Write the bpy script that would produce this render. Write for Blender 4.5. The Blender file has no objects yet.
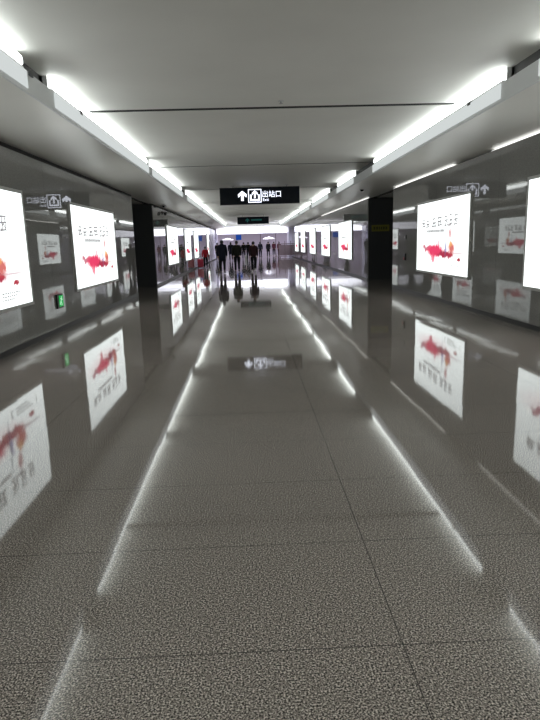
import bpy, bmesh, math, random
from mathutils import Vector, Matrix

S = 1.53                       # eye height in metres; plan dimensions below are in eye heights
PI = math.pi
scene = bpy.context.scene
COL = scene.collection
HW = 2.704                     # half width of the corridor
EDGE = 1.97                    # half width of the raised middle ceiling
CEIL = 2.47
WTOP = 2.03
PASS0, PASS1 = 12.38, 15.0     # the two dark side passages
END = 44.0

# ------------------------------------------------------------------ materials
def new_mat(name):
    m = bpy.data.materials.new(name); m.use_nodes = True
    nt = m.node_tree; nt.nodes.clear()
    out = nt.nodes.new('ShaderNodeOutputMaterial')
    return m, nt, out

def pbr(name, col, rough=0.5, metal=0.0, noise=0.0, nscale=20.0, spec=0.5):
    m, nt, out = new_mat(name)
    b = nt.nodes.new('ShaderNodeBsdfPrincipled')
    b.inputs['Roughness'].default_value = rough
    b.inputs['Metallic'].default_value = metal
    b.inputs['Specular IOR Level'].default_value = spec
    nt.links.new(b.outputs[0], out.inputs[0])
    c = (*col, 1)
    if noise:
        tc = nt.nodes.new('ShaderNodeTexCoord')
        n = nt.nodes.new('ShaderNodeTexNoise'); n.inputs['Scale'].default_value = nscale; n.inputs['Detail'].default_value = 3
        nt.links.new(tc.outputs['Object'], n.inputs['Vector'])
        r = nt.nodes.new('ShaderNodeValToRGB')
        r.color_ramp.elements[0].position = .3; r.color_ramp.elements[1].position = .7
        r.color_ramp.elements[0].color = (*[x*(1-noise) for x in col], 1)
        r.color_ramp.elements[1].color = (*[min(1, x*(1+noise)) for x in col], 1)
        nt.links.new(n.outputs['Fac'], r.inputs['Fac']); nt.links.new(r.outputs[0], b.inputs['Base Color'])
    else:
        b.inputs['Base Color'].default_value = c
    return m

def glow(name, col, strength):
    m, nt, out = new_mat(name)
    e = nt.nodes.new('ShaderNodeEmission'); e.inputs[0].default_value = (*col, 1); e.inputs[1].default_value = strength
    nt.links.new(e.outputs[0], out.inputs[0])
    return m

def granite_floor():
    m, nt, out = new_mat('polished_granite'); N = nt.nodes.new; L = nt.links.new
    b = N('ShaderNodeBsdfPrincipled'); L(b.outputs[0], out.inputs[0])
    tc = N('ShaderNodeTexCoord')
    n1 = N('ShaderNodeTexNoise'); n1.inputs['Scale'].default_value = 140; n1.inputs['Detail'].default_value = 2.5; n1.inputs['Roughness'].default_value = .6
    L(tc.outputs['Object'], n1.inputs['Vector'])
    r = N('ShaderNodeValToRGB'); cr = r.color_ramp
    cr.elements[0].position = .40; cr.elements[0].color = (.022, .020, .018, 1)
    cr.elements[1].position = .64; cr.elements[1].color = (.74, .67, .60, 1)
    e = cr.elements.new(.46); e.color = (.165, .146, .130, 1)
    e = cr.elements.new(.55); e.color = (.31, .275, .244, 1)
    L(n1.outputs['Fac'], r.inputs['Fac'])
    n2 = N('ShaderNodeTexNoise'); n2.inputs['Scale'].default_value = .7; n2.inputs['Detail'].default_value = 3
    L(tc.outputs['Object'], n2.inputs['Vector'])
    mr = N('ShaderNodeMapRange'); mr.inputs['To Min'].default_value = .88; mr.inputs['To Max'].default_value = 1.12
    L(n2.outputs['Fac'], mr.inputs['Value'])
    mul = N('ShaderNodeMix'); mul.data_type = 'RGBA'; mul.blend_type = 'MULTIPLY'; mul.inputs['Factor'].default_value = 1
    L(r.outputs[0], mul.inputs['A']); L(mr.outputs[0], mul.inputs['B'])
    # slab joints
    sp = N('ShaderNodeSeparateXYZ'); L(tc.outputs['Object'], sp.inputs[0])
    def joint(sock, pitch, off, width):
        a = N('ShaderNodeMath'); a.operation = 'SUBTRACT'; L(sock, a.inputs[0]); a.inputs[1].default_value = off
        d = N('ShaderNodeMath'); d.operation = 'DIVIDE'; L(a.outputs[0], d.inputs[0]); d.inputs[1].default_value = pitch
        f = N('ShaderNodeMath'); f.operation = 'FRACT'; L(d.outputs[0], f.inputs[0])
        pp = N('ShaderNodeMath'); pp.operation = 'PINGPONG'; L(f.outputs[0], pp.inputs[0]); pp.inputs[1].default_value = .5
        lt = N('ShaderNodeMath'); lt.operation = 'LESS_THAN'; L(pp.outputs[0], lt.inputs[0]); lt.inputs[1].default_value = width/pitch/2
        return lt.outputs[0], d.outputs[0]
    jy, dy = joint(sp.outputs['Y'], .796, 1.277*S, .005)
    jx, dx = joint(sp.outputs['X'], 2.388, .03*S, .005)
    mx = N('ShaderNodeMath'); mx.operation = 'MAXIMUM'; L(jy, mx.inputs[0]); L(jx, mx.inputs[1])
    mf = N('ShaderNodeMath'); mf.operation = 'MULTIPLY'; L(mx.outputs[0], mf.inputs[0]); mf.inputs[1].default_value = .75
    jm = N('ShaderNodeMix'); jm.data_type = 'RGBA'; L(mf.outputs[0], jm.inputs['Factor'])
    L(mul.outputs['Result'], jm.inputs['A']); jm.inputs['B'].default_value = (.02, .02, .02, 1)
    L(jm.outputs['Result'], b.inputs['Base Color'])
    # every slab lies a hair out of level, so reflections jog at the joints
    fx = N('ShaderNodeMath'); fx.operation = 'FLOOR'; L(dx, fx.inputs[0])
    fy = N('ShaderNodeMath'); fy.operation = 'FLOOR'; L(dy, fy.inputs[0])
    cx = N('ShaderNodeCombineXYZ'); L(fx.outputs[0], cx.inputs[0]); L(fy.outputs[0], cx.inputs[1])
    wn = N('ShaderNodeTexWhiteNoise'); wn.noise_dimensions = '3D'; L(cx.outputs[0], wn.inputs['Vector'])
    sub = N('ShaderNodeVectorMath'); sub.operation = 'SUBTRACT'; L(wn.outputs['Color'], sub.inputs[0]); sub.inputs[1].default_value = (.5, .5, .5)
    sc = N('ShaderNodeVectorMath'); sc.operation = 'MULTIPLY'; L(sub.outputs[0], sc.inputs[0]); sc.inputs[1].default_value = (.0045, .003, 0)
    geo = N('ShaderNodeNewGeometry')
    ad = N('ShaderNodeVectorMath'); ad.operation = 'ADD'; L(geo.outputs['Normal'], ad.inputs[0]); L(sc.outputs[0], ad.inputs[1])
    nm = N('ShaderNodeVectorMath'); nm.operation = 'NORMALIZE'; L(ad.outputs[0], nm.inputs[0])
    L(nm.outputs[0], b.inputs['Normal'])
    # polish is a little uneven
    rr = N('ShaderNodeMapRange'); rr.inputs['To Min'].default_value = .03; rr.inputs['To Max'].default_value = .06
    L(n2.outputs['Fac'], rr.inputs['Value']); L(rr.outputs[0], b.inputs['Roughness'])
    b.inputs['IOR'].default_value = 1.5
    return m

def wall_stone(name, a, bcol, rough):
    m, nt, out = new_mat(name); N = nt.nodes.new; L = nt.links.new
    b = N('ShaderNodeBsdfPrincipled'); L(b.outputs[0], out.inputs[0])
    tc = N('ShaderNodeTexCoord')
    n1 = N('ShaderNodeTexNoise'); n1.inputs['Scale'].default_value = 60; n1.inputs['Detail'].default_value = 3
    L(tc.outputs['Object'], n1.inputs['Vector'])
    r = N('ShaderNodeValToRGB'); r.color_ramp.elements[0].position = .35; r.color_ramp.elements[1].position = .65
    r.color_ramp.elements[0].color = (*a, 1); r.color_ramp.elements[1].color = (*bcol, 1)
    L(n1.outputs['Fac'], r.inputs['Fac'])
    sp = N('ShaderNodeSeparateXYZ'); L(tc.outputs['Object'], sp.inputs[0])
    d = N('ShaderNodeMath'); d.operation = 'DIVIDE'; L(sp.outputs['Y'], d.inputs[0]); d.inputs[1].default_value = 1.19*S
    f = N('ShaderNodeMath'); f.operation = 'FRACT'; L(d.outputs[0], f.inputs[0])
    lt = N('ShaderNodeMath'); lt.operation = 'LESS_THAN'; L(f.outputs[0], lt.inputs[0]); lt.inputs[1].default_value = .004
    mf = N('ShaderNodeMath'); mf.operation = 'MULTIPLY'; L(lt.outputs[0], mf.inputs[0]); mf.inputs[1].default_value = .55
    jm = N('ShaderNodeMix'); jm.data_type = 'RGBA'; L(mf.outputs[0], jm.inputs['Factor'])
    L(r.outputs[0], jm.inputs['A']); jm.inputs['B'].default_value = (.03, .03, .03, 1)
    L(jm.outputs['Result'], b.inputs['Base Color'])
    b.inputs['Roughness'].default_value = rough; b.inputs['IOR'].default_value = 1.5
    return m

def poster_mat(W, Hh, zc, strength):
    """white backlit sheet printed with a red ink splash and a small coloured figure"""
    m, nt, out = new_mat('backlit_print'); N = nt.nodes.new; L = nt.links.new
    e = N('ShaderNodeEmission'); e.inputs[1].default_value = strength; L(e.outputs[0], out.inputs[0])
    tc = N('ShaderNodeTexCoord')
    n = N('ShaderNodeTexNoise'); n.inputs['Scale'].default_value = 5.5; n.inputs['Detail'].default_value = 4; n.inputs['Roughness'].default_value = .65
    L(tc.outputs['Object'], n.inputs['Vector'])
    s1 = N('ShaderNodeVectorMath'); s1.operation = 'SUBTRACT'; L(n.outputs['Color'], s1.inputs[0]); s1.inputs[1].default_value = (.5, .5, .5)
    s2 = N('ShaderNodeVectorMath'); s2.operation = 'MULTIPLY'; L(s1.outputs[0], s2.inputs[0]); s2.inputs[1].default_value = (.34, 0, .30)
    ad = N('ShaderNodeVectorMath'); ad.operation = 'ADD'; L(tc.outputs['Object'], ad.inputs[0]); L(s2.outputs[0], ad.inputs[1])
    cur = None
    def ellipse(u, v, ru, rv, col, alpha=1.0, soft=.25, distort=True):
        nonlocal cur
        c = N('ShaderNodeVectorMath'); c.operation = 'SUBTRACT'
        L((ad if distort else tc).outputs[0 if distort else 'Object'], c.inputs[0])
        c.inputs[1].default_value = ((u-.5)*W, 0, zc+(v-.5)*Hh)
        k = N('ShaderNodeVectorMath'); k.operation = 'MULTIPLY'; L(c.outputs[0], k.inputs[0])
        k.inputs[1].default_value = (1/(ru*W), 0, 1/(rv*Hh))
        ln = N('ShaderNodeVectorMath'); ln.operation = 'LENGTH'; L(k.outputs[0], ln.inputs[0])
        mr = N('ShaderNodeMapRange'); mr.inputs['From Min'].default_value = 1+soft; mr.inputs['From Max'].default_value = 1-soft
        mr.inputs['To Min'].default_value = 0; mr.inputs['To Max'].default_value = alpha
        L(ln.outputs['Value'], mr.inputs['Value'])
        mx = N('ShaderNodeMix'); mx.data_type = 'RGBA'; L(mr.outputs[0], mx.inputs['Factor'])
        if cur is None: mx.inputs['A'].default_value = (.93, 1.0, .985, 1)
        else: L(cur, mx.inputs['A'])
        mx.inputs['B'].default_value = (*col, 1)
        cur = mx.outputs['Result']
    ellipse(.42, .27, .27, .10, (.80, .40, .44), .45, .7)
    ellipse(.24, .34, .11, .035, (.28, .05, .085), .9)
    ellipse(.40, .31, .16, .085, (.46, .035, .085))
    ellipse(.37, .20, .035, .075, (.46, .05, .10), .85)
    ellipse(.47, .42, .012, .05, (.5, .05, .1), .9, .3, False)
    ellipse(.62, .265, .15, .05, (.24, .022, .045))
    ellipse(.72, .36, .045, .085, (.36, .06, .05), .95, .4)
    ellipse(.70, .41, .026, .035, (.55, .30, .08), .7, .6)
    ellipse(.625, .36, .018, .06, (.16, .14, .32), .8, .4)
    ellipse(.69, .55, .026, .075, (.36, .13, .14), .85, .4)
    ellipse(.675, .655, .04, .016, (.22, .19, .2), .9, .3, False)
    ellipse(.61, .36, .005, .25, (.10, .10, .16), .85, .4, False)
    ellipse(.84, .285, .10, .010, (.32, .22, .24), .8, .5, False)
    ellipse(.845, .205, .038, .026, (.26, .03, .045), 1, .3)
    ellipse(.09, .945, .05, .010, (.55, .58, .58), .6, .5, False)
    L(cur, e.inputs[0])
    return m

M = {
 'floor': granite_floor(),
 'wall': wall_stone('polished_grey_stone', (.195, .194, .182), (.265, .263, .247), .018),
 'dark_wall': wall_stone('dark_stone', (.05, .053, .055), (.07, .074, .076), .15),  # shade of the unlit passages put into the stone colour
 'base': pbr('black_skirting', (.012, .012, .012), .4),
 'ceiling': pbr('painted_ceiling_panel', (.80, .805, .76), .55, noise=.03, nscale=.8),
 'soffit': pbr('painted_soffit_panel', (.86, .86, .81), .32, noise=.03, nscale=.8),
 'lip': pbr('pale_cove_lip', (.72, .74, .74), .4),
 'void': pbr('ceiling_void', (.01, .01, .01), .9),  # near-black standing in for shade inside gaps and joints
 'riser': pbr('cove_riser', (.10, .10, .10), .6),  # dark grey stands in for shadow where the cove is unlit
 'lamp': glow('lit_diffuser', (.95, 1.0, .98), 5.8),
 'lens': glow('lit_lower_lens', (.94, 1.0, .99), .85),
 'led': glow('lit_gap_strip', (1, 1, .97), 2.121),
 'lamp_body': pbr('lamp_housing', (.5, .5, .5), .4),
 'frame': pbr('light_box_frame', (.48, .48, .46), .4, .1),
 'ink': glow('backlit_grey_ink', (.34, .33, .34), 1.25),
 'ink_pale': glow('backlit_pale_ink', (.40, .41, .41), 1.2),
 'sign_black': pbr('black_sign_face', (.004, .007, .012), .25, spec=.15),
 'sign_white': glow('lit_sign_graphics', (.84, .88, 1), 2.6),
 'sign_teal': glow('dim_teal_graphics', (.02, .10, .09), 0.667),
 'steel': pbr('brushed_steel', (.4, .4, .4), .35, 1.0),
 'black': pbr('black_plastic', (.01, .01, .01), .35),
 'dome': pbr('smoked_dome', (.01, .01, .012), .08),
 'green': glow('lit_green_face', (.03, .55, .12), 0.909),
 'green_white': glow('lit_exit_pictogram', (.6, 1, .7), 1.06),
 'red': pbr('red_plastic', (.35, .02, .02), .4),
 'white_plastic': pbr('white_plastic', (.6, .6, .62), .4),
 'olive': pbr('olive_yellow_sheet', (.20, .19, .02), .5),
 'olive_dark': pbr('dark_olive_ink', (.05, .05, .01), .6),
 'band': glow('lit_header_panel', (.90, .91, 1.0), 4.848),
 'lavender': pbr('lavender_grey_paint', (.70, .68, .84), .35),  # cool light at the far end put into the base colour
 'hall': pbr('pale_lilac_wall', (.42, .37, .45), .5),
 'blue': glow('lit_blue_sign', (.03, .14, .75), .5),
 'rail': pbr('brown_metal_rail', (.10, .07, .075), .4, .1),
 'glass': pbr('tinted_barrier_panel', (.17, .13, .145), .2),
 'canopy': pbr('white_canopy_fabric', (.8, .8, .82), .6),
}

# ------------------------------------------------------------------ mesh builders
class MB:
    def __init__(s, k=S): s.bm = bmesh.new(); s.k = k
    def box(s, x0, x1, y0, y1, z0, z1):
        k = s.k
        v = [s.bm.verts.new((x*k, y*k, z*k)) for x in (x0, x1) for y in (y0, y1) for z in (z0, z1)]
        for f in ((0,1,3,2), (4,6,7,5), (0,4,5,1), (2,3,7,6), (0,2,6,4), (1,5,7,3)):
            s.bm.faces.new([v[i] for i in f])
        return s
    def prism_y(s, poly, y0, y1):            # poly in x,z
        k = s.k
        a = [s.bm.verts.new((x*k, y0*k, z*k)) for x, z in poly]
        b = [s.bm.verts.new((x*k, y1*k, z*k)) for x, z in poly]
        n = len(poly)
        s.bm.faces.new(a); s.bm.faces.new(b[::-1])
        for i in range(n): s.bm.faces.new((a[i], b[i], b[(i+1) % n], a[(i+1) % n]))
        return s
    def tube(s, p, q, r, n=10, r2=None):
        k = s.k; p = Vector(p)*k; q = Vector(q)*k; r *= k; r2 = r if r2 is None else r2*k
        d = (q-p).normalized(); u = d.orthogonal().normalized(); w = d.cross(u)
        a = [s.bm.verts.new(p+(u*math.cos(t)+w*math.sin(t))*r) for t in [2*PI*i/n for i in range(n)]]
        b = [s.bm.verts.new(q+(u*math.cos(t)+w*math.sin(t))*r2) for t in [2*PI*i/n for i in range(n)]]
        s.bm.faces.new(a[::-1]); s.bm.faces.new(b)
        for i in range(n): s.bm.faces.new((a[i], a[(i+1) % n], b[(i+1) % n], b[i]))
        return s
    def ball(s, c, r, sc=(1, 1, 1), seg=14, ring=9):
        k = s.k
        bmesh.ops.create_uvsphere(s.bm, u_segments=seg, v_segments=ring, radius=1,
            matrix=Matrix.Translation(Vector(c)*k) @ Matrix.Diagonal((r*k*sc[0], r*k*sc[1], r*k*sc[2], 1)))
        return s
    def lathe(s, c, prof, n=16):
        k = s.k; c = Vector(c)*k; rings = []
        for r, z in prof:
            rings.append([s.bm.verts.new(c+Vector((r*k*math.cos(2*PI*i/n), r*k*math.sin(2*PI*i/n), z*k))) for i in range(n)])
        for a, b in zip(rings, rings[1:]):
            for i in range(n): s.bm.faces.new((a[i], a[(i+1) % n], b[(i+1) % n], b[i]))
        s.bm.faces.new(rings[0][::-1]); s.bm.faces.new(rings[-1])
        return s
    def build(s, name, mat, parent=None, smooth=False, bevel=0, kind=None):
        bmesh.ops.recalc_face_normals(s.bm, faces=s.bm.faces)
        if bevel:
            bmesh.ops.bevel(s.bm, geom=list(s.bm.edges), offset=bevel, segments=2, affect='EDGES', profile=.6)
        me = bpy.data.meshes.new(name); s.bm.to_mesh(me); s.bm.free()
        me.materials.append(mat)
        if smooth:
            for p in me.polygons: p.use_smooth = True
        return link(name, me, parent, kind)

def link(name, me, parent=None, kind=None):
    o = bpy.data.objects.new(name, me); COL.objects.link(o)
    if parent is not None: o.parent = parent
    if kind: o['kind'] = kind
    return o

def tag(o, label, cat, group=None):
    o['label'] = label; o['category'] = cat
    if group: o['group'] = group
    return o

def thing(name, label, cat, loc=(0, 0, 0), rz=0, group=None):
    o = bpy.data.objects.new(name, None); COL.objects.link(o)
    o.empty_display_size = .1
    o.location = Vector(loc)*S; o.rotation_euler = (0, 0, rz)
    return tag(o, label, cat, group)

def dup(root, label, loc, rz=None):
    r = root.copy(); COL.objects.link(r); r.location = Vector(loc)*S
    if rz is not None: r.rotation_euler = (0, 0, rz)
    r['label'] = label
    for ch in list(root.children):
        c = ch.copy(); COL.objects.link(c); c.parent = r
        for g in list(ch.children):
            d = g.copy(); COL.objects.link(d); d.parent = c
    return r

def text_mesh(body, size):
    cu = bpy.data.curves.new('lettering', 'FONT'); cu.body = body; cu.size = size; cu.extrude = .004; cu.offset = .003
    o = bpy.data.objects.new('lettering', cu); COL.objects.link(o)
    dg = bpy.context.evaluated_depsgraph_get(); dg.update()
    me = bpy.data.meshes.new_from_object(o.evaluated_get(dg))
    bpy.data.objects.remove(o); bpy.data.curves.remove(cu)
    return me

def place_text(name, body, mat, parent, x0, x1, z0, z1, y):
    """upright lettering fitted into the box x0..x1, z0..z1 (metres) facing -y"""
    me = text_mesh(body, 1.0)
    xs = [v.co.x for v in me.vertices]; ys = [v.co.y for v in me.vertices]
    ax, bx, ay, by = min(xs), max(xs), min(ys), max(ys)
    for v in me.vertices:
        v.co = Vector((x0+(v.co.x-ax)/(bx-ax)*(x1-x0), y+(-v.co.z if abs(v.co.z) < .1 else 0), z0+(v.co.y-ay)/(by-ay)*(z1-z0)))
    me.materials.clear(); me.materials.append(mat)
    return link(name, me, parent)

# ------------------------------------------------------------------ the setting
Y0 = -8.0
HALL = 60.0
MB().box(-10, 10, Y0-.2, HALL+.2, -.15, 0).build('floor', M['floor'], kind='structure')

# raised middle ceiling: panels with dark joints between them, a void above
joints = [6.85+4.755*i for i in range(-3, 9)]
mb = MB(); e = Y0
for j in [j for j in joints if Y0 < j < END] + [None]:
    b = END if j is None else j-.06
    mb.box(-EDGE-.10, EDGE+.10, e, b, CEIL, CEIL+.05)
    e = b+.12
mb.build('ceiling', M['ceiling'], kind='structure')
MB().box(-EDGE-.3, EDGE+.3, Y0, END, CEIL+.14, CEIL+.18).build('ceiling_void', M['void'], kind='structure')
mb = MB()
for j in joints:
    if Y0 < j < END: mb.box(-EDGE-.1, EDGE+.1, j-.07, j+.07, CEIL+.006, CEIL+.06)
mb.build('trim_1', M['void'], kind='structure')  # black strips fill the joints in place of their shade
MB().box(-HW-.02, -HW+.004, Y0, PASS0, WTOP-.025, WTOP+.012).box(-HW-.02, -HW+.004, PASS1, 42.0, WTOP-.025, WTOP+.012).build('trim_2', M['void'], kind='structure')  # black strip drawn as the shadow line above the left wall

for side, sx in (('left', -1), ('right', 1)):
    # sloping side soffit with its pale upright lip
    mb = MB().prism_y([(sx*(EDGE+.012), 2.18), (sx*(HW+.10), 2.05), (sx*(HW+.10), 2.62), (sx*(EDGE+.16), 2.62), (sx*(EDGE+.16), 2.33), (sx*(EDGE+.012), 2.33)], Y0, END)
    mb.build('ceiling_'+side, M['soffit'], kind='structure')
    MB().box(*sorted((sx*(EDGE-.006), sx*(EDGE+.012))), Y0, END, 2.175, 2.335).build('trim_cove_'+side, M['lip'], kind='structure')
    MB().box(*sorted((sx*(EDGE+.105), sx*(EDGE+.17))), Y0, END, 2.33, 2.52).build('trim_riser_'+side, M['riser'], kind='structure')
    # polished stone wall, open at the side passage
    mb = MB()
    stone_end = 42.0 if sx > 0 else 35.6
    for a, b in ((Y0, PASS0), (PASS1, stone_end)):
        mb.box(*sorted((sx*HW, sx*(HW+.16))), a, b, 0, WTOP)
    mb.build('wall_'+side, M['wall'], kind='structure')
    mb = MB()
    for a, b in ((Y0, PASS0-.01), (PASS1+.01, 42.0)):
        mb.box(*sorted((sx*(HW-.006), sx*(HW+.02))), a, b, 0, .055)
    mb.build('baseboard_'+side, M['base'], kind='structure')
    # side passage: cheeks and back coloured dark for the unlit shade, painted ceiling
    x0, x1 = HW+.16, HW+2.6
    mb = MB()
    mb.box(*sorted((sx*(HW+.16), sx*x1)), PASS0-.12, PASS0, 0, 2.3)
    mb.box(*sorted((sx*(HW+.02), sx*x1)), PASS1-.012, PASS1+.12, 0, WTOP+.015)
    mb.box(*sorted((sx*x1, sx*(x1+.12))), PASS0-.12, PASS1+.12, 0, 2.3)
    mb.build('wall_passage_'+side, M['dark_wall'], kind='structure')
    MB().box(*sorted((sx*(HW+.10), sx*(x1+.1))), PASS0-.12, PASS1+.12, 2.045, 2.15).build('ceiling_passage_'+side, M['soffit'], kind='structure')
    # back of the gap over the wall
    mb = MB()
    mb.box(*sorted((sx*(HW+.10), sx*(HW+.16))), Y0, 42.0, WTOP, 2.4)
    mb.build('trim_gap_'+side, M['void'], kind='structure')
MB().box(-HW-.2, HW+.2, Y0-.16, Y0, 0, 2.7).build('wall_back', M['wall'], kind='structure')

# the hall at the far end
MB().box(-HW-.16, -HW, 35.6, 42.0, 0, WTOP).build('wall_left_end', M['lavender'], kind='structure')  # stone continues here, coloured lavender for the light on it
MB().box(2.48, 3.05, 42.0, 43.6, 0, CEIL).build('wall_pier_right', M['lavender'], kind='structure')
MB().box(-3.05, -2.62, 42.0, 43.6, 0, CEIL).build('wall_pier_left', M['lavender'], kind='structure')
MB().box(-3.4, 3.4, END, END+.2, 2.27, 2.7).build('wall_header', M['ceiling'], kind='structure')
MB().box(-9, 9, HALL, HALL+.15, 0, 3.1).build('wall_hall_end', M['hall'], kind='structure')
MB().box(-9.15, -9, 42, HALL, 0, 3.1).build('wall_hall_left', M['hall'], kind='structure')
MB().box(9, 9.15, 42, HALL, 0, 3.1).build('wall_hall_right', M['hall'], kind='structure')
MB().box(-9, -2.86, 41.9, 42, 0, 3.1).box(2.86, 9, 41.9, 42, 0, 3.1).build('wall_hall_near', M['hall'], kind='structure')
MB().box(-9, 9, END+.2, HALL, 3.0, 3.1).build('ceiling_hall', M['ceiling'], kind='structure')

# ------------------------------------------------------------------ cove lamps
def cove_lamp(sx, a, b, label):
    t = thing('cove_light', label, 'ceiling light', (sx*(EDGE+.06), (a+b)/2, 2.33), 0, 'strip lights in the two ceiling coves')
    L = (b-a)/2
    MB().box(*sorted((sx*-.055, sx*.045)), -L, L, .003, .028).box(*sorted((sx*.02, sx*.045)), -L, L, .03, .135).build('housing', M['lamp_body'], t)
    mb = MB()
    poly = [(sx*.018, .030), (sx*-.04, .030), (sx*-.056, .045), (sx*-.058, .07), (sx*-.052, .10), (sx*-.034, .118), (sx*.018, .124)]
    mb.prism_y(poly, -L+.01, L-.01).build('diffuser', M['lamp'], t)
    MB().box(*sorted((sx*-.076, sx*-.068)), -L, L, -.125, .0).build('lower_lens', M['lens'], t)
    for q in (-1, 1): MB().box(*sorted((sx*-.02, sx*.045)), *sorted((q*L, q*(L-.01))), .03, .137).build('end_cap', M['lamp_body'], t)
    la = bpy.data.lights.new('cove_uplight', 'AREA'); la.shape = 'RECTANGLE'; la.size = .05; la.size_y = 2*L*S; la.energy = 1.2*2*L; la.color = (.95, 1, .97)  # added hidden light facing up, brightens ceiling and corridor
    lo = bpy.data.objects.new('uplight', la); COL.objects.link(lo); lo.parent = t; lo.location = (sx*-.062*S, 0, .012*S); lo.rotation_euler = (0, PI-sx*.6, 0)
    return t
LEFT = [(.2, 4.78), (5.42, 10.2), (10.58, 15.2), (16.4, 21.4), (21.9, 27.0), (27.5, 32.3), (33, 38), (38.6, 43.4)]
RIGHT = [(.2, 4.75), (5.45, 10.9), (12.9, 15.3), (17, 21.4), (22.2, 26.4), (27.3, 32), (33, 38), (38.6, 43.4)]
place = ['', 'passing the nearest ceiling joint', 'just before the exit sign', 'level with the exit sign', 'just beyond the exit sign',
         'between the two hanging signs', 'beyond the second hanging sign', 'ending at the lit header panel']
for side, sx, segs in (('left', -1, LEFT), ('right', 1, RIGHT)):
    for (a, b), w in zip(segs, place):
        if a < 1: w = 'cut by the photo edge'
        cove_lamp(sx, a, b, 'white strip light in the %s ceiling cove, %s' % (side, w))
# the coves run on behind the viewer
for sx in (-1, 1):
    la = bpy.data.lights.new('cove_lamp', 'AREA'); la.shape = 'RECTANGLE'; la.size = .18; la.size_y = 6.5*S; la.energy = 260; la.color = (.95, 1, .98)
    lo = bpy.data.objects.new('cove_lamp', la); COL.objects.link(lo); lo.location = (sx*(EDGE-.02)*S, -3.6*S, 2.40*S); lo.rotation_euler = (0, sx*1.0, 0)

# thin light strips in the gap over the right wall
for a, b, w in ((1.5, 7.46, 'over the light box nearest the viewer'), (8.84, 12.42, 'ending above the near edge of the dark passage'), (15.0, 24.8, 'beyond the dark passage')):
    t = thing('gap_light', 'thin light strip above the right wall, '+w, 'light strip', (HW+.02, (a+b)/2, WTOP), 0, 'light strips over the right wall')
    L = (b-a)/2
    MB().box(-.012, .07, -L, L, .001, .005).build('channel', M['lamp_body'], t)
    MB().box(-.010, .06, -L+.01, L-.01, .006, .010).build('diffuser', M['led'], t)

# ------------------------------------------------------------------ light boxes
ZT, ZB = 1.58, .457
ZC = (ZT+ZB)/2; PH = (ZT-ZB)*S
def glyph(mb, x, z, w, h, rnd, y):
    """one brushed character: a handful of crossing strokes, too small and soft to read in the photo"""
    th = .11*w
    def bar(x0, z0, x1, z1, t):
        d = Vector((x1-x0, 0, z1-z0)); n = Vector((-d.z, 0, d.x)).normalized()*t/2
        p = [Vector((x0, y, z0))+n, Vector((x1, y, z1))+n*.6, Vector((x1, y, z1))-n*.6, Vector((x0, y, z0))-n]
        a = [mb.bm.verts.new(v) for v in p]; b = [mb.bm.verts.new(v+Vector((0, -.002, 0))) for v in p]
        mb.bm.faces.new(a); mb.bm.faces.new(b[::-1])
        for i in range(4): mb.bm.faces.new((a[i], b[i], b[(i+1) % 4], a[(i+1) % 4]))
    for k in range(3):
        zz = z+h*(.12+.36*k+rnd.uniform(-.05, .05)); bar(x+w*rnd.uniform(.02, .2), zz, x+w*rnd.uniform(.75, .98), zz+h*rnd.uniform(0, .06), th)
    for k in range(2):
        xx = x+w*(.3+.4*k+rnd.uniform(-.1, .1)); bar(xx, z+h*rnd.uniform(.75, 1), xx+w*rnd.uniform(-.06, .06), z+h*rnd.uniform(0, .2), th)
    bar(x+w*.5, z+h*.5, x+w*rnd.uniform(.02, .15), z+h*.02, th*.8)
    bar(x+w*.5, z+h*.5, x+w*rnd.uniform(.85, .98), z+h*.04, th*.8)

def make_box(wid):
    W = wid*S
    t = thing('light_box', '', 'advertising light box', (0, 0, 0), 0, 'advertising light boxes along both walls')
    D = -.030                      # metres out from the wall
    def fr(x0, x1, z0, z1): return (x0, x1, D-.008, 0, z0, z1)
    mb = MB(1); B = .05; w2 = W/2; zb, zt = ZB*S, ZT*S
    mb.box(*fr(-w2-B, -w2, zb-B, zt+B)).box(*fr(w2, w2+B, zb-B, zt+B)).box(*fr(-w2, w2, zb-B, zb)).box(*fr(-w2, w2, zt, zt+B))
    mb.build('frame', M['frame'], t)
    key = round(wid, 2)
    if key not in PM: PM[key] = poster_mat(W, PH, ZC*S, 2.35)
    pan = MB(1).box(-w2, w2, D, -.01, zb, zt).build('display_panel', PM[key], t)
    U = lambda u: (u-.5)*W
    V = lambda v: zb+v*PH
    rnd = random.Random(5); y = D-.001
    for g0, g1, n, sz in ((.11, .30, 2, .125), (.33, .55, 2, .14), (.58, .83, 3, .155)):
        cw = (g1-g0)/n; mb = MB(1)
        for i in range(n): glyph(mb, U(g0+cw*i), V(.64+rnd.uniform(-.01, .01)), cw*.9*W, sz*PH, rnd, y)
        mb.build('title_lettering', M['ink'], pan)
    mb = MB(1); u = .23
    while u < .58:
        w = rnd.uniform(.012, .022); mb.box(U(u), U(u+w), y-.002, y, V(.568), V(.606)); u += w+.006
    mb.build('caption_lettering', M['ink'], pan)
    mb = MB(1)
    for r in range(3):
        mb = MB(1); u = .70
        while u < .86-.02*r:
            w = rnd.uniform(.008, .02); mb.box(U(u), U(u+w), y-.002, y, V(.115-.028*r), V(.128-.028*r)); u += w+.006
        mb.build('small_print', M['ink_pale'], pan)
    MB(1).box(U(.915), U(.92), y-.002, y, V(.07), V(.14)).build('side_mark', M['ink_pale'], pan)
    mb = MB(1).box(U(.65), U(.656), y-.002, y, V(.06), V(.12)).box(U(.65), U(.675), y-.002, y, V(.112), V(.12)).box(U(.65), U(.675), y-.002, y, V(.06), V(.068))
    mb.build('logo_mark', M['ink_pale'], pan)
    return t
PM = {}
protos = {}
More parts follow.
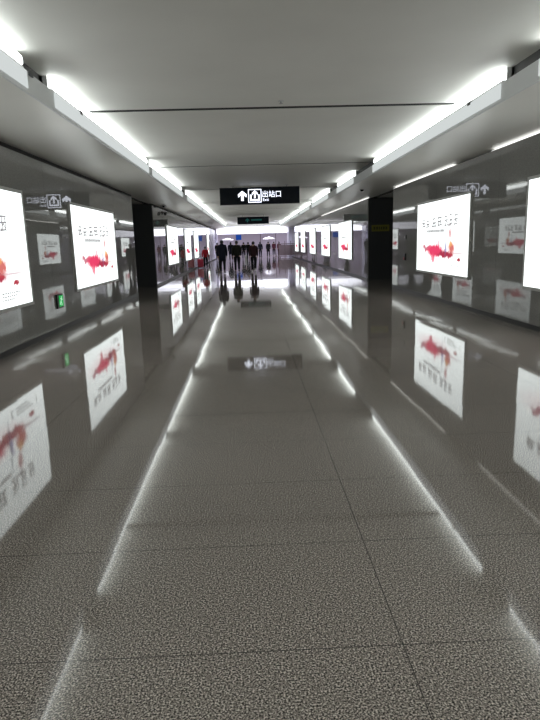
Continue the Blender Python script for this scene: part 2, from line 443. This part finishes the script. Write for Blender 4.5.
LB = [('L', 3.86, 6.36, 'white light box with red ink artwork on the left wall, nearest, cut by photo edge'),
      ('L', 8.03, 10.52, 'white light box with red ink artwork on left wall, just before the dark passage'),
      ('L', 17.2, 19.7, 'white light box on the left wall, first one beyond the dark side passage'),
      ('L', 21.9, 24.0, 'white light box on the left wall, second one beyond the dark side passage'),
      ('L', 25.4, 27.6, 'white light box on the left wall beside the child in red'),
      ('L', 33.2, 34.7, 'white light box on the left wall, farthest one, small and narrow'),
      ('R', 3.84, 6.33, 'white light box on the right wall, nearest, only its left end inside the photo'),
      ('R', 8.00, 10.49, 'white light box with red ink artwork on right wall, just before the dark passage'),
      ('R', 17.2, 19.85, 'white light box on the right wall, first one beyond the dark side passage'),
      ('R', 22.0, 24.5, 'white light box on the right wall, second one beyond the dark side passage'),
      ('R', 26.8, 29.3, 'white light box on the right wall, third one beyond the dark side passage'),
      ('R', 31.8, 34.3, 'thin white light box on the right wall, last but one before the far barrier'),
      ('R', 36.2, 38.6, 'thin white light box on the right wall, farthest one beside the far barrier')]
for s, a, b, lab in LB:
    wid = 2.49 if b-a > 2.3 else 2.15 if b-a > 2 else 1.5
    loc = ((-HW if s == 'L' else HW), (a+b)/2, 0); rz = PI/2 if s == 'L' else -PI/2
    if wid not in protos:
        protos[wid] = make_box(wid); p = protos[wid]; p.location = Vector(loc)*S; p.rotation_euler = (0, 0, rz); p['label'] = lab
    else: dup(protos[wid], lab, loc, rz)

# ------------------------------------------------------------------ hanging signs
def poly_plate(mb, pts, y0, y1):
    a = [mb.bm.verts.new((x*S, y0*S, z*S)) for x, z in pts]; b = [mb.bm.verts.new((x*S, y1*S, z*S)) for x, z in pts]
    n = len(pts); mb.bm.faces.new(a); mb.bm.faces.new(b[::-1])
    for i in range(n): mb.bm.faces.new((a[i], b[i], b[(i+1) % n], a[(i+1) % n]))
def arrow_up(mb, cx, z0, z1, w, t, y0, y1):
    hz = z1-w*.62
    poly_plate(mb, [(cx-t/2, z0), (cx+t/2, z0), (cx+t/2, hz+.03), (cx+w*.5-t*.1, hz-.03), (cx+w*.5, hz+t*.75), (cx, z1), (cx-w*.5, hz+t*.75), (cx-w*.5+t*.1, hz-.03), (cx-t/2, hz+.03)], y0, y1)

t = thing('hanging_sign', 'large black overhead exit sign with white arrow and lettering hung from ceiling', 'sign', (-.008, 15.5, 0))
sb = MB().box(-1.03, 1.03, 0, .09, 2.0, 2.42).build('sign_box', M['sign_black'], t, bevel=.006)
mb = MB().box(-1.034, 1.034, -.004, .094, 2.415, 2.424).box(-1.034, 1.034, -.004, .094, 1.996, 2.004)
mb.build('edge_trim', M['black'], t)
for x in (-.7, .7): MB().tube((x, .045, 2.42), (x, .045, CEIL), .012).lathe((x, .045, CEIL-.012), [(.05, 0), (.05, .012)]).build('hanger_rod', M['steel'], t)
mb = MB(); arrow_up(mb, -.45, 2.09, 2.34, .22, .065, -.004, .002); mb.build('arrow', M['sign_white'], sb)
mb = MB(); x0, x1, z0, z1, w = -.30, .045, 2.04, 2.375, .02
mb.box(x0, x1, -.004, .002, z0, z0+w).box(x0, x1, -.004, .002, z1-w, z1).box(x0, x0+w, -.004, .002, z0+w, z1-w).box(x1-w, x1, -.004, .002, z0+w, z1-w)
mb.build('icon_border', M['sign_white'], sb)
mb = MB(); cx = (x0+x1)/2
mb.box(cx-.125, cx-.085, -.004, .002, 2.085, 2.24).box(cx+.085, cx+.125, -.004, .002, 2.085, 2.24).box(cx-.085, cx+.085, -.004, .002, 2.085, 2.125)
arrow_up(mb, cx, 2.15, 2.345, .15, .042, -.004, .002)
mb.build('exit_icon', M['sign_white'], sb)
place_text('chinese_lettering', '出站口', M['sign_white'], sb, .07*S, .545*S, 2.165*S, 2.33*S, -.004*S)
place_text('english_lettering', 'Exit', M['sign_white'], sb, .08*S, .23*S, 2.075*S, 2.14*S, -.004*S)

t = thing('hanging_sign', 'smaller dark overhead sign farther off, below and behind the exit sign', 'sign', (-.08, 31, 0))
sb = MB().box(-.82, .82, 0, .09, 2.0, 2.37).build('sign_box', M['sign_black'], t, bevel=.006)
for x in (-.55, .55): MB().tube((x, .045, 2.37), (x, .045, CEIL), .012).build('hanger_rod', M['steel'], t)
mb = MB(); arrow_up(mb, -.30, 2.09, 2.30, .2, .06, -.004, .002); mb.build('arrow', M['sign_teal'], sb)
mb = MB().box(-.1, .45, -.004, .002, 2.17, 2.25); mb.build('lettering_line', M['sign_teal'], sb)

# ------------------------------------------------------------------ small wall and ceiling things
t = thing('exit_sign', 'small lit green emergency exit sign low on the left wall', 'exit sign', (-HW, 7.27, 0), PI/2)
MB().box(-.11, .11, -.022, 0, .287, .457).build('housing', M['black'], t, bevel=.004)
MB().box(-.055, .095, -.025, -.02, .305, .44).build('lit_face', M['green'], t)
mb = MB().ball((.03, -.026, .418), .012, (1, .3, 1))
for a, b in (((.028, .40), (.0, .37)), ((.0, .37), (.022, .345)), ((.022, .345), (.018, .318)), ((.0, .37), (-.03, .352)), ((-.03, .352), (-.045, .33)), ((.028, .40), (.055, .385)), ((.026, .40), (-.01, .402))):
    mb.tube((a[0], -.026, a[1]), (b[0], -.026, b[1]), .006, 6)
mb.build('running_figure', M['green_white'], t)

t = thing('call_point', 'small red and black fitting on right wall between light box and passage', 'wall fitting', (HW, 11.34, 0), -PI/2)
MB().box(-.05, .05, -.03, .003, .60, .73).build('backplate', M['black'], t, bevel=.004)  # flat black box with a red patch low on its front
MB().box(-.035, .035, -.04, -.03, .605, .66).build('red_cover', M['red'], t, bevel=.003)
t = thing('wall_socket', 'small dark square fitting above the red one on the right wall', 'wall fitting', (HW, 11.33, 0), -PI/2)
MB().box(-.05, .05, -.02, 0, 1.0, 1.08).build('faceplate', M['black'], t, bevel=.004)  # flat dark box with a grey spot in the middle
MB().box(-.015, .015, -.028, -.02, 1.025, 1.055).build('button', M['frame'], t)

t = thing('wall_notice', 'dull yellow notice with dark print on far side of the right passage', 'notice', (3.02, PASS1-.012, 0))
MB().box(-.225, .225, -.012, 0, 1.215, 1.375).build('sheet', M['olive'], t)
mb = MB(); rnd = random.Random(2); x = -.18
while x < .16:
    w = rnd.uniform(.03, .05); mb.box(x, x+w, -.015, -.011, 1.26, 1.33); x += w+.02
mb.build('print', M['olive_dark'], t)

def dome(loc, label):
    t = thing('dome_camera', label, 'camera', loc, 0, 'dome cameras')
    MB().lathe((0, 0, -.02), [(.05, .045), (.055, 0), (.05, -.012)]).build('mount', M['white_plastic'], t, smooth=False)
    MB().ball((0, 0, -.032), .045).build('dome', M['dome'], t, smooth=True)
dome((2.28, 13.59, 2.165), 'black dome camera under the right side ceiling by the dark passage')
t = thing('wall_camera', 'black bullet camera high on left wall just beyond the dark passage', 'camera', (-HW, 16.65, 1.90))
MB().box(0, .02, -.04, .04, -.04, .05).tube((.02, 0, .02), (.09, 0, 0), .014).build('bracket', M['black'], t)
MB().tube((.09, -.10, -.03), (.09, .06, .01), .04, 12).build('camera_body', M['black'], t)
dome((-2.58, 16.2, 2.10), 'black dome camera under the left side ceiling past the dark passage')
t = thing('sprinkler', 'tiny sprinkler head in the middle of the nearest ceiling panel', 'sprinkler', (.066, 6.54, CEIL+.004))
MB().lathe((0, 0, -.008), [(.035, .008), (.03, 0)]).build('plate', M['white_plastic'], t)
MB().lathe((0, 0, -.03), [(.022, 0), (.008, .006), (.008, .024)]).build('head', M['steel'], t)
for loc, lab in (((-EDGE+.006, 6.23, 2.332), 'tiny black clip on the left cove lip where the nearest ceiling joint meets it'),
                 ((-EDGE+.006, 4.87, 2.332), 'tiny black clip on the left cove lip in the unlit gap'),
                 ((EDGE-.006, 6.2, 2.332), 'tiny black clip on the right cove lip where the nearest ceiling joint meets it')):
    o = MB().box(-.012, .012, -.04, .04, -.02, .015).build('lip_clip', M['black'])
    o.location = Vector(loc)*S; tag(o, lab, 'clip', 'clips on the cove lips')

# ------------------------------------------------------------------ far hall
t = thing('header_light', 'long white lit panel spanning the far end of the corridor above the people', 'light panel', (-.1, END-.02, 0))
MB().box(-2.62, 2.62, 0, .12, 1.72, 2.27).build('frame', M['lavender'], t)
MB().box(-2.58, 2.58, -.02, .0, 1.76, 2.24).build('lit_panel', M['band'], t)
t = thing('hall_sign', 'small blue lit sign in the far hall above the heads of the walkers', 'sign', (-1.15, 47, 0))
MB().box(-.24, .24, 0, .06, 1.30, 1.74).build('housing', M['frame'], t)
MB().box(-.22, .22, -.01, 0, 1.32, 1.72).build('lit_face', M['blue'], t)
MB().tube((0, .03, 0), (0, .03, 1.3), .03).lathe((0, .03, 0), [(.16, 0), (.16, .02), (.03, .04)]).build('post', M['steel'], t)
def canopy(loc, lab):
    t = thing('white_canopy', lab, 'canopy', loc, 0, 'white canopies in the far hall')
    MB().lathe((0, 0, 0), [(.02, 1.53), (.30, 1.46), (.52, 1.36), (.52, 1.33), (.28, 1.43), (.02, 1.49)][::-1]).build('canopy_top', M['canopy'], t, smooth=True)
    MB().tube((0, 0, 0), (0, 0, 1.5), .025).lathe((0, 0, 0), [(.2, 0), (.2, .03), (.03, .05)]).build('pole', M['steel'], t)
canopy((-2.15, 49.5, 0), 'white domed canopy in the far hall, left of the blue sign')
canopy((1.35, 49.5, 0), 'white domed canopy in the far hall, right of the walkers')

t = thing('crowd_barrier', 'low brown barrier of posts and panels across the far right of the corridor', 'barrier', (2.34, 41.0, 0))
for i in range(4):
    MB().box(-.64+.42*i, -.60+.42*i, -.02, .02, 0, 1.12).build('post', M['rail'], t)
for i in range(3):
    MB().box(-.60+.42*i, -.22+.42*i, -.008, .008, .14, .86).build('infill_panel', M['glass'], t)
MB().box(-.64, .70, -.025, .025, .90, .95).build('top_rail', M['rail'], t)
MB().box(-.64, .70, -.02, .02, .06, .10).build('bottom_rail', M['rail'], t)
for x, lab in ((1.28, 'slim dark post left of the far brown barrier, behind the walkers'), (.55, 'slim dark post in the far hall between walkers')):
    o = MB().lathe((0, 0, 0), [(.12, 0), (.12, .02), (.025, .04), (.022, 1.9), (.0, 1.92)]).build('slim_post', M['rail'])
    o.location = Vector((x if x < 1 else 1.72, 45.5, 0))*S; tag(o, lab, 'post', 'slim posts in the far hall')

# ------------------------------------------------------------------ people
def skin_mesh(name, verts, edges, radii, mat, parent, levels=1, root=0):
    me = bpy.data.meshes.new(name); me.from_pydata(verts, edges, [])
    o = bpy.data.objects.new(name, me); COL.objects.link(o)
    md = o.modifiers.new('skin', 'SKIN'); md.use_smooth_shade = True
    sv = me.skin_vertices[0].data
    for i, r in enumerate(radii):
        sv[i].radius = r if isinstance(r, tuple) else (r, r); sv[i].use_root = (i == root)
    ss = o.modifiers.new('sub', 'SUBSURF'); ss.levels = levels; ss.render_levels = levels
    dg = bpy.context.evaluated_depsgraph_get(); dg.update()
    m2 = bpy.data.meshes.new_from_object(o.evaluated_get(dg)); m2.name = name
    bpy.data.objects.remove(o); bpy.data.meshes.remove(me)
    m2.materials.clear(); m2.materials.append(mat)
    return link(name, m2, parent)

class Chain:
    def __init__(s): s.v = []; s.e = []; s.r = []
    def add(s, co, r, prev=None):
        s.v.append(co); s.r.append(r); i = len(s.v)-1
        if prev is not None: s.e.append((prev, i))
        return i

SKIN = pbr('skin_tone', (.42, .26, .18), .55)
HAIR = pbr('black_hair', (.012, .011, .011), .5)
EYE = pbr('dark_eye', (.02, .015, .012), .2)
SHOE = {'black': pbr('black_shoe', (.01, .01, .012), .5), 'white': pbr('white_shoe', (.65, .65, .68), .5)}
cloth_cache = {}
def cloth(col):
    if col not in cloth_cache: cloth_cache[col] = pbr('fabric', col, .85, noise=.15, nscale=60, spec=.2)
    return cloth_cache[col]

def person(label, loc, height, rz, jacket, trousers, shoes='black', stride=.20, long_coat=False, swing=.12, girth=1.0, hair='short', hood=False, bend=0.0):
    t = thing('person', label, 'person', loc, rz, None)
    f = height/1.74; g = girth
    P = lambda x, y, z: (x*f, y*f, z*f)
    R = lambda *a: tuple(x*f for x in a) if len(a) > 1 else (a[0]*f, a[0]*f)
    drop = stride*.12
    J = {'pelvis': (0, 0, .96-drop), 'waist': (0, .01, 1.10-drop), 'chest': (0, .01, 1.30-drop), 'neck': (0, .0, 1.475-drop), 'skull': (0, .02, 1.555-drop), 'crown': (0, .015, 1.665-drop)}
    legs = {}
    for sx, fr in ((-1, 1), (1, -1)):            # one leg ahead, the other pushing off behind
        y = stride*fr
        hip = (sx*.095, 0, .90-drop)
        if fr > 0: knee = (sx*.10, y*.62+.02, .49-drop*.5); ank = (sx*.10, y, .085); toe = (sx*.115, y+.16, .035); heel = (sx*.10, y-.05, .04)
        else: knee = (sx*.10, y*.38+.05, .485-drop*.5); ank = (sx*.10, y-.02, .12+stride*.18); toe = (sx*.11, y+.13, .035); heel = (sx*.10, y-.075, .075+stride*.2)
        legs[sx] = (hip, knee, ank, heel, toe)
    arms = {}
    for sx, fr in ((-1, -1), (1, 1)):
        sh = (sx*.175, 0, 1.415-drop); el = (sx*.225, swing*fr*.6-.03, 1.13-drop); wr = (sx*.225, swing*fr*1.3+.06, .885-drop)
        arms[sx] = (sh, el, wr)
    # one continuous body
    c = Chain()
    pe = c.add(P(*J['pelvis']), R(.125*g, .095*g)); wa = c.add(P(*J['waist']), R(.12*g, .09*g), pe)
    ch = c.add(P(*J['chest']), R(.145*g, .10*g), wa); nk = c.add(P(*J['neck']), R(.058, .06), ch)
    sk = c.add(P(*J['skull']), R(.068, .082), nk); sk2 = c.add(P(0, .022, 1.61-drop), R(.076, .094), sk); c.add(P(*J['crown']), R(.055, .07), sk2)
    for sx in (-1, 1):
        hip, knee, ank, heel, toe = legs[sx]
        h = c.add(P(*hip), R(.085*g), pe); k = c.add(P(*knee), R(.056), h); a = c.add(P(*ank), R(.036), k); b = c.add(P(*toe), R(.035, .026), a)
        sh, el, wr = arms[sx]
        s = c.add(P(*sh), R(.055), ch); e2 = c.add(P(*el), R(.041), s); w = c.add(P(*wr), R(.027), e2)
        pm = c.add(P(wr[0]-sx*.004, wr[1]+.02, wr[2]-.075), R(.019, .036), w)
        for q, (dy, ln) in enumerate(((-.028, .062), (-.010, .078), (.009, .082), (.028, .074))):
            kx, ky, kz = wr[0]-sx*.006, wr[1]+.025+dy, wr[2]-.115
            i = c.add(P(kx, ky, kz), R(.0085), pm); i = c.add(P(kx-sx*.006, ky+.006, kz-ln*.55), R(.008), i); c.add(P(kx-sx*.022, ky+.010, kz-ln), R(.0065), i)
        i = c.add(P(wr[0]-sx*.015, wr[1]+.052, wr[2]-.055), R(.0095), w); c.add(P(wr[0]-sx*.024, wr[1]+.066, wr[2]-.10), R(.0075), i)
    body = skin_mesh('body', c.v, c.e, c.r, SKIN, t)
    # face
    mb = MB(f)
    z = 1.60-drop
    mb.ball((0, .117, z-.03), .014, (.8, 1.2, 1.4), 8, 6).build('nose', SKIN, t, True)
    for sx in (-1, 1):
        MB(f).ball((sx*.084, .015, z-.015), .026, (.35, .75, 1.15), 8, 6).build('ear', SKIN, t, True)
        MB(f).ball((sx*.031, .098, z+.002), .011, (1.2, .7, .8), 8, 6).build('eye', EYE, t, True)
    MB(f).ball((0, .108, z-.068), .016, (1.4, .35, .4), 8, 6).build('mouth', pbr('lips', (.30, .10, .09), .5) if 'lips' not in bpy.data.materials else bpy.data.materials['lips'], t, True)
    # hair: a cap over the crown and the back of the skull
    bm = MB(f); bm.ball((0, .005, 1.632-drop), .1, (.93, 1.1, 1.02), 18, 12)
    dead = [v for v in bm.bm.verts if (v.co.y/f > .055 and v.co.z/f < 1.665-drop) or v.co.z/f < (1.545-drop)]
    bmesh.ops.delete(bm.bm, geom=dead, context='VERTS')
    if hair == 'long': bm.ball((0, -.07, 1.50-drop), .1, (.85, .45, 1.5), 12, 9)
    if hair == 'bun': bm.ball((0, -.09, 1.68-drop), .045, (1, 1, 1), 10, 8)
    bm.build('hair', HAIR, t, True)
    # trousers
    c = Chain(); pe = c.add(P(0, 0, .97-drop), R(.145*g, .115*g)); c.add(P(0, .005, 1.04-drop), R(.138*g, .108*g), pe)
    for sx in (-1, 1):
        hip, knee, ank, heel, toe = legs[sx]
        h = c.add(P(*hip), R(.100*g), pe); m_ = c.add(P(*[(a+b)/2 for a, b in zip(hip, knee)]), R(.088*g), h); k = c.add(P(*knee), R(.072), m_)
        c.add(P(ank[0], ank[1], ank[2]+.0), R(.060), k)
    skin_mesh('trousers', c.v, c.e, c.r, cloth(trousers), t)
    for sx in (-1, 1):
        hip, knee, ank, heel, toe = legs[sx]
        c = Chain(); a = c.add(P(heel[0], heel[1], heel[2]+.005), R(.042, .042)); b = c.add(P(*[(p*.55+q*.45) for p, q in zip(heel, toe)]), R(.046, .040), a)
        c.add(P(toe[0], toe[1]-.02, toe[2]+.002), R(.042, .030), b)
        c.add(P(ank[0], ank[1], ank[2]+.02), R(.045), a)
        skin_mesh('shoe', c.v, c.e, c.r, SHOE[shoes], t)
    # jacket
    c = Chain(); hem = .62 if long_coat else .86
    ch = c.add(P(0, .005, 1.31-drop), R(.178*g, .132*g)); wa = c.add(P(0, .005, 1.12-drop), R(.155*g, .125*g), ch); pv = c.add(P(0, 0, .98-drop), R(.165*g, .135*g), wa)
    c.add(P(0, 0, hem-drop), R(.175*g, .15*g+stride*.1*long_coat), pv)
    nk = c.add(P(0, -.005, 1.44-drop), R(.10, .085), ch); c.add(P(0, -.005, 1.50-drop), R(.072, .072), nk)
    for sx in (-1, 1):
        sh, el, wr = arms[sx]
        s = c.add(P(*sh), R(.078*g), ch); m_ = c.add(P(*[(a+b)/2 for a, b in zip(sh, el)]), R(.069*g), s)
        e2 = c.add(P(*el), R(.060), m_); c.add(P(wr[0], wr[1], wr[2]+.015), R(.046), e2)
    skin_mesh('jacket', c.v, c.e, c.r, cloth(jacket), t)
    if hood: MB(f).ball((0, -.085, 1.49-drop), .1, (1.0, .6, .75), 14, 10).build('hood', cloth(jacket), t, True)
    return t

NAVY, OLIVE, MAROON, RED, DARK = (.007, .008, .016), (.014, .015, .010), (.024, .008, .011), (.36, .015, .03), (.008, .008, .010)
person('person in long dark navy coat walking away, leftmost of the three nearest walkers', (-1.284, 20.67, 0), 1.80, .02, NAVY, DARK, stride=.16, long_coat=True, girth=1.22, hood=True)
person('person in dark olive jacket walking away, middle one of the three nearest walkers', (-.789, 21.46, 0), 1.74, -.03, OLIVE, DARK, stride=.07, girth=1.24, swing=.03)
person('person in dark maroon jacket and white shoes, rightmost of the three nearest walkers', (-.186, 21.3, 0), 1.68, -.05, MAROON, DARK, 'white', stride=.15, girth=1.22, hair='short')
person('child in bright red jacket and black trousers by the left wall', (-2.24, 25.6, 0), 1.46, .03, RED, DARK, stride=.12, girth=1.05, hair='bun')
far = [((-2.45, 39.2, 0), 1.74, DARK, NAVY, .1, 'dark figure in the distance at far left, beside the navy coat walker'),
       ((-1.46, 35.98, 0), 1.76, NAVY, DARK, .12, 'dark figure in the distance between the navy coat and olive jacket walkers'),
       ((-.70, 38.5, 0), 1.72, DARK, DARK, .1, 'distant dark figure just right of the olive jacket walker, beside white bag'),
       ((-.40, 37.0, 0), 1.72, DARK, NAVY, .14, 'distant dark figure directly left of the maroon jacket walker'),
       ((.43, 41.2, 0), 1.74, NAVY, DARK, .1, 'distant dark figure just right of the maroon jacket walker'),
       ((1.05, 43.0, 0), 1.74, DARK, DARK, .12, 'distant dark figure standing alone right of the walkers in front of slim post'),
       ((1.62, 46.9, 0), 1.72, (.09, .02, .035), DARK, .08, 'distant figure in dull red top beside the far barrier, left of a pair'),
       ((2.02, 46.6, 0), 1.70, (.13, .035, .05), (.05, .02, .03), .08, 'distant figure in dull pink top beside the far barrier, right of a pair'),
       ((-.05, 43.2, 0), 1.66, DARK, NAVY, .1, 'distant dark figure mostly hidden behind the maroon jacket walker')]
for k, (loc, h, j, tr, st, lab) in enumerate(far):
    person(lab, loc, h, (-.1, .08, .02, -.05)[k % 4], j, tr, stride=st, girth=1.1, hair=('short', 'long', 'short')[k % 3], swing=.05+.02*(k % 3), long_coat=(k % 4 == 1))

t = thing('suitcase', 'red wheeled suitcase standing by the left wall behind the child in red', 'suitcase', (-2.50, 26.0, 0), .1)
mb = MB(1); mb.box(-.20, .20, -.12, .12, .06, .62); mb.build('shell', pbr('red_shell', (.42, .03, .07), .4), t, bevel=.03)
for x in (-.15, .15):
    for y in (-.08, .08): MB(1).tube((x-.015, y, .035), (x+.015, y, .035), .035, 12).build('wheel', M['black'], t)
MB(1).tube((-.1, -.10, .62), (-.1, -.10, .95), .01).tube((.1, -.10, .62), (.1, -.10, .95), .01).tube((-.11, -.10, .95), (.11, -.10, .95), .014).build('handle', M['black'], t)
t = thing('carrier_bag', 'small white carrier bag beside the olive jacket walker in the distance', 'bag', (-.53, 37.6, 0))
mb = MB(1); mb.box(-.19, .19, -.08, .08, 0, .46); mb.build('bag_body', M['canopy'], t, bevel=.02)
MB(1).tube((-.06, 0, .46), (-.03, 0, .62), .006).tube((.06, 0, .46), (.03, 0, .62), .006).tube((-.03, 0, .62), (.03, 0, .62), .006).build('bag_handle', M['canopy'], t)

# ------------------------------------------------------------------ hall light, world, camera
for i, (x, y) in enumerate(((-5, 47), (0, 49), (5, 47), (-4, 55), (4, 55))):
    l = bpy.data.lights.new('hall_light', 'AREA'); l.shape = 'RECTANGLE'; l.size = 3; l.size_y = 2; l.energy = 900; l.color = (.86, .86, 1)
    o = bpy.data.objects.new('hall_light', l); COL.objects.link(o); o.location = Vector((x, y, 2.95))*S

for x in (-2.0, 2.0):
    l = bpy.data.lights.new('corridor_end_light', 'AREA'); l.shape = 'RECTANGLE'; l.size = 1.2; l.size_y = .4; l.energy = 330; l.color = (.86, .86, 1)  # added light that brightens the piers at the corridor end
    o = bpy.data.objects.new('corridor_end_light', l); COL.objects.link(o); o.location = Vector((x, 39.6, 2.42))*S; o.rotation_euler = (.75, 0, 0)

w = bpy.data.worlds.new('world'); scene.world = w; w.use_nodes = True
w.node_tree.nodes['Background'].inputs[0].default_value = (.5, .5, .5, 1); w.node_tree.nodes['Background'].inputs[1].default_value = .05

cam = bpy.data.cameras.new('camera'); co = bpy.data.objects.new('camera', cam); COL.objects.link(co)
r = Vector((.99897498, -.03502405, -.02867573)); u = Vector((.03501828, .19654912, .97986844)); fw = Vector((.02868277, .97986824, -.19757413))
m = Matrix((( r.x, u.x, -fw.x, -.32167*S), (r.y, u.y, -fw.y, 0), (r.z, u.z, -fw.z, S), (0, 0, 0, 1)))
co.matrix_world = m
cam.sensor_fit = 'VERTICAL'; cam.sensor_height = 36; cam.lens = 579.439/720*36
cam.clip_start = .05; cam.clip_end = 300
scene.camera = co
vs = scene.view_settings
vs.view_transform = 'Standard'; vs.look = 'None'; vs.gamma = 1; vs.use_curve_mapping = False; vs.exposure = -0.32
scene.cycles.max_bounces = 10; scene.cycles.glossy_bounces = 6; scene.cycles.diffuse_bounces = 5
scene.cycles.sample_clamp_indirect = 8
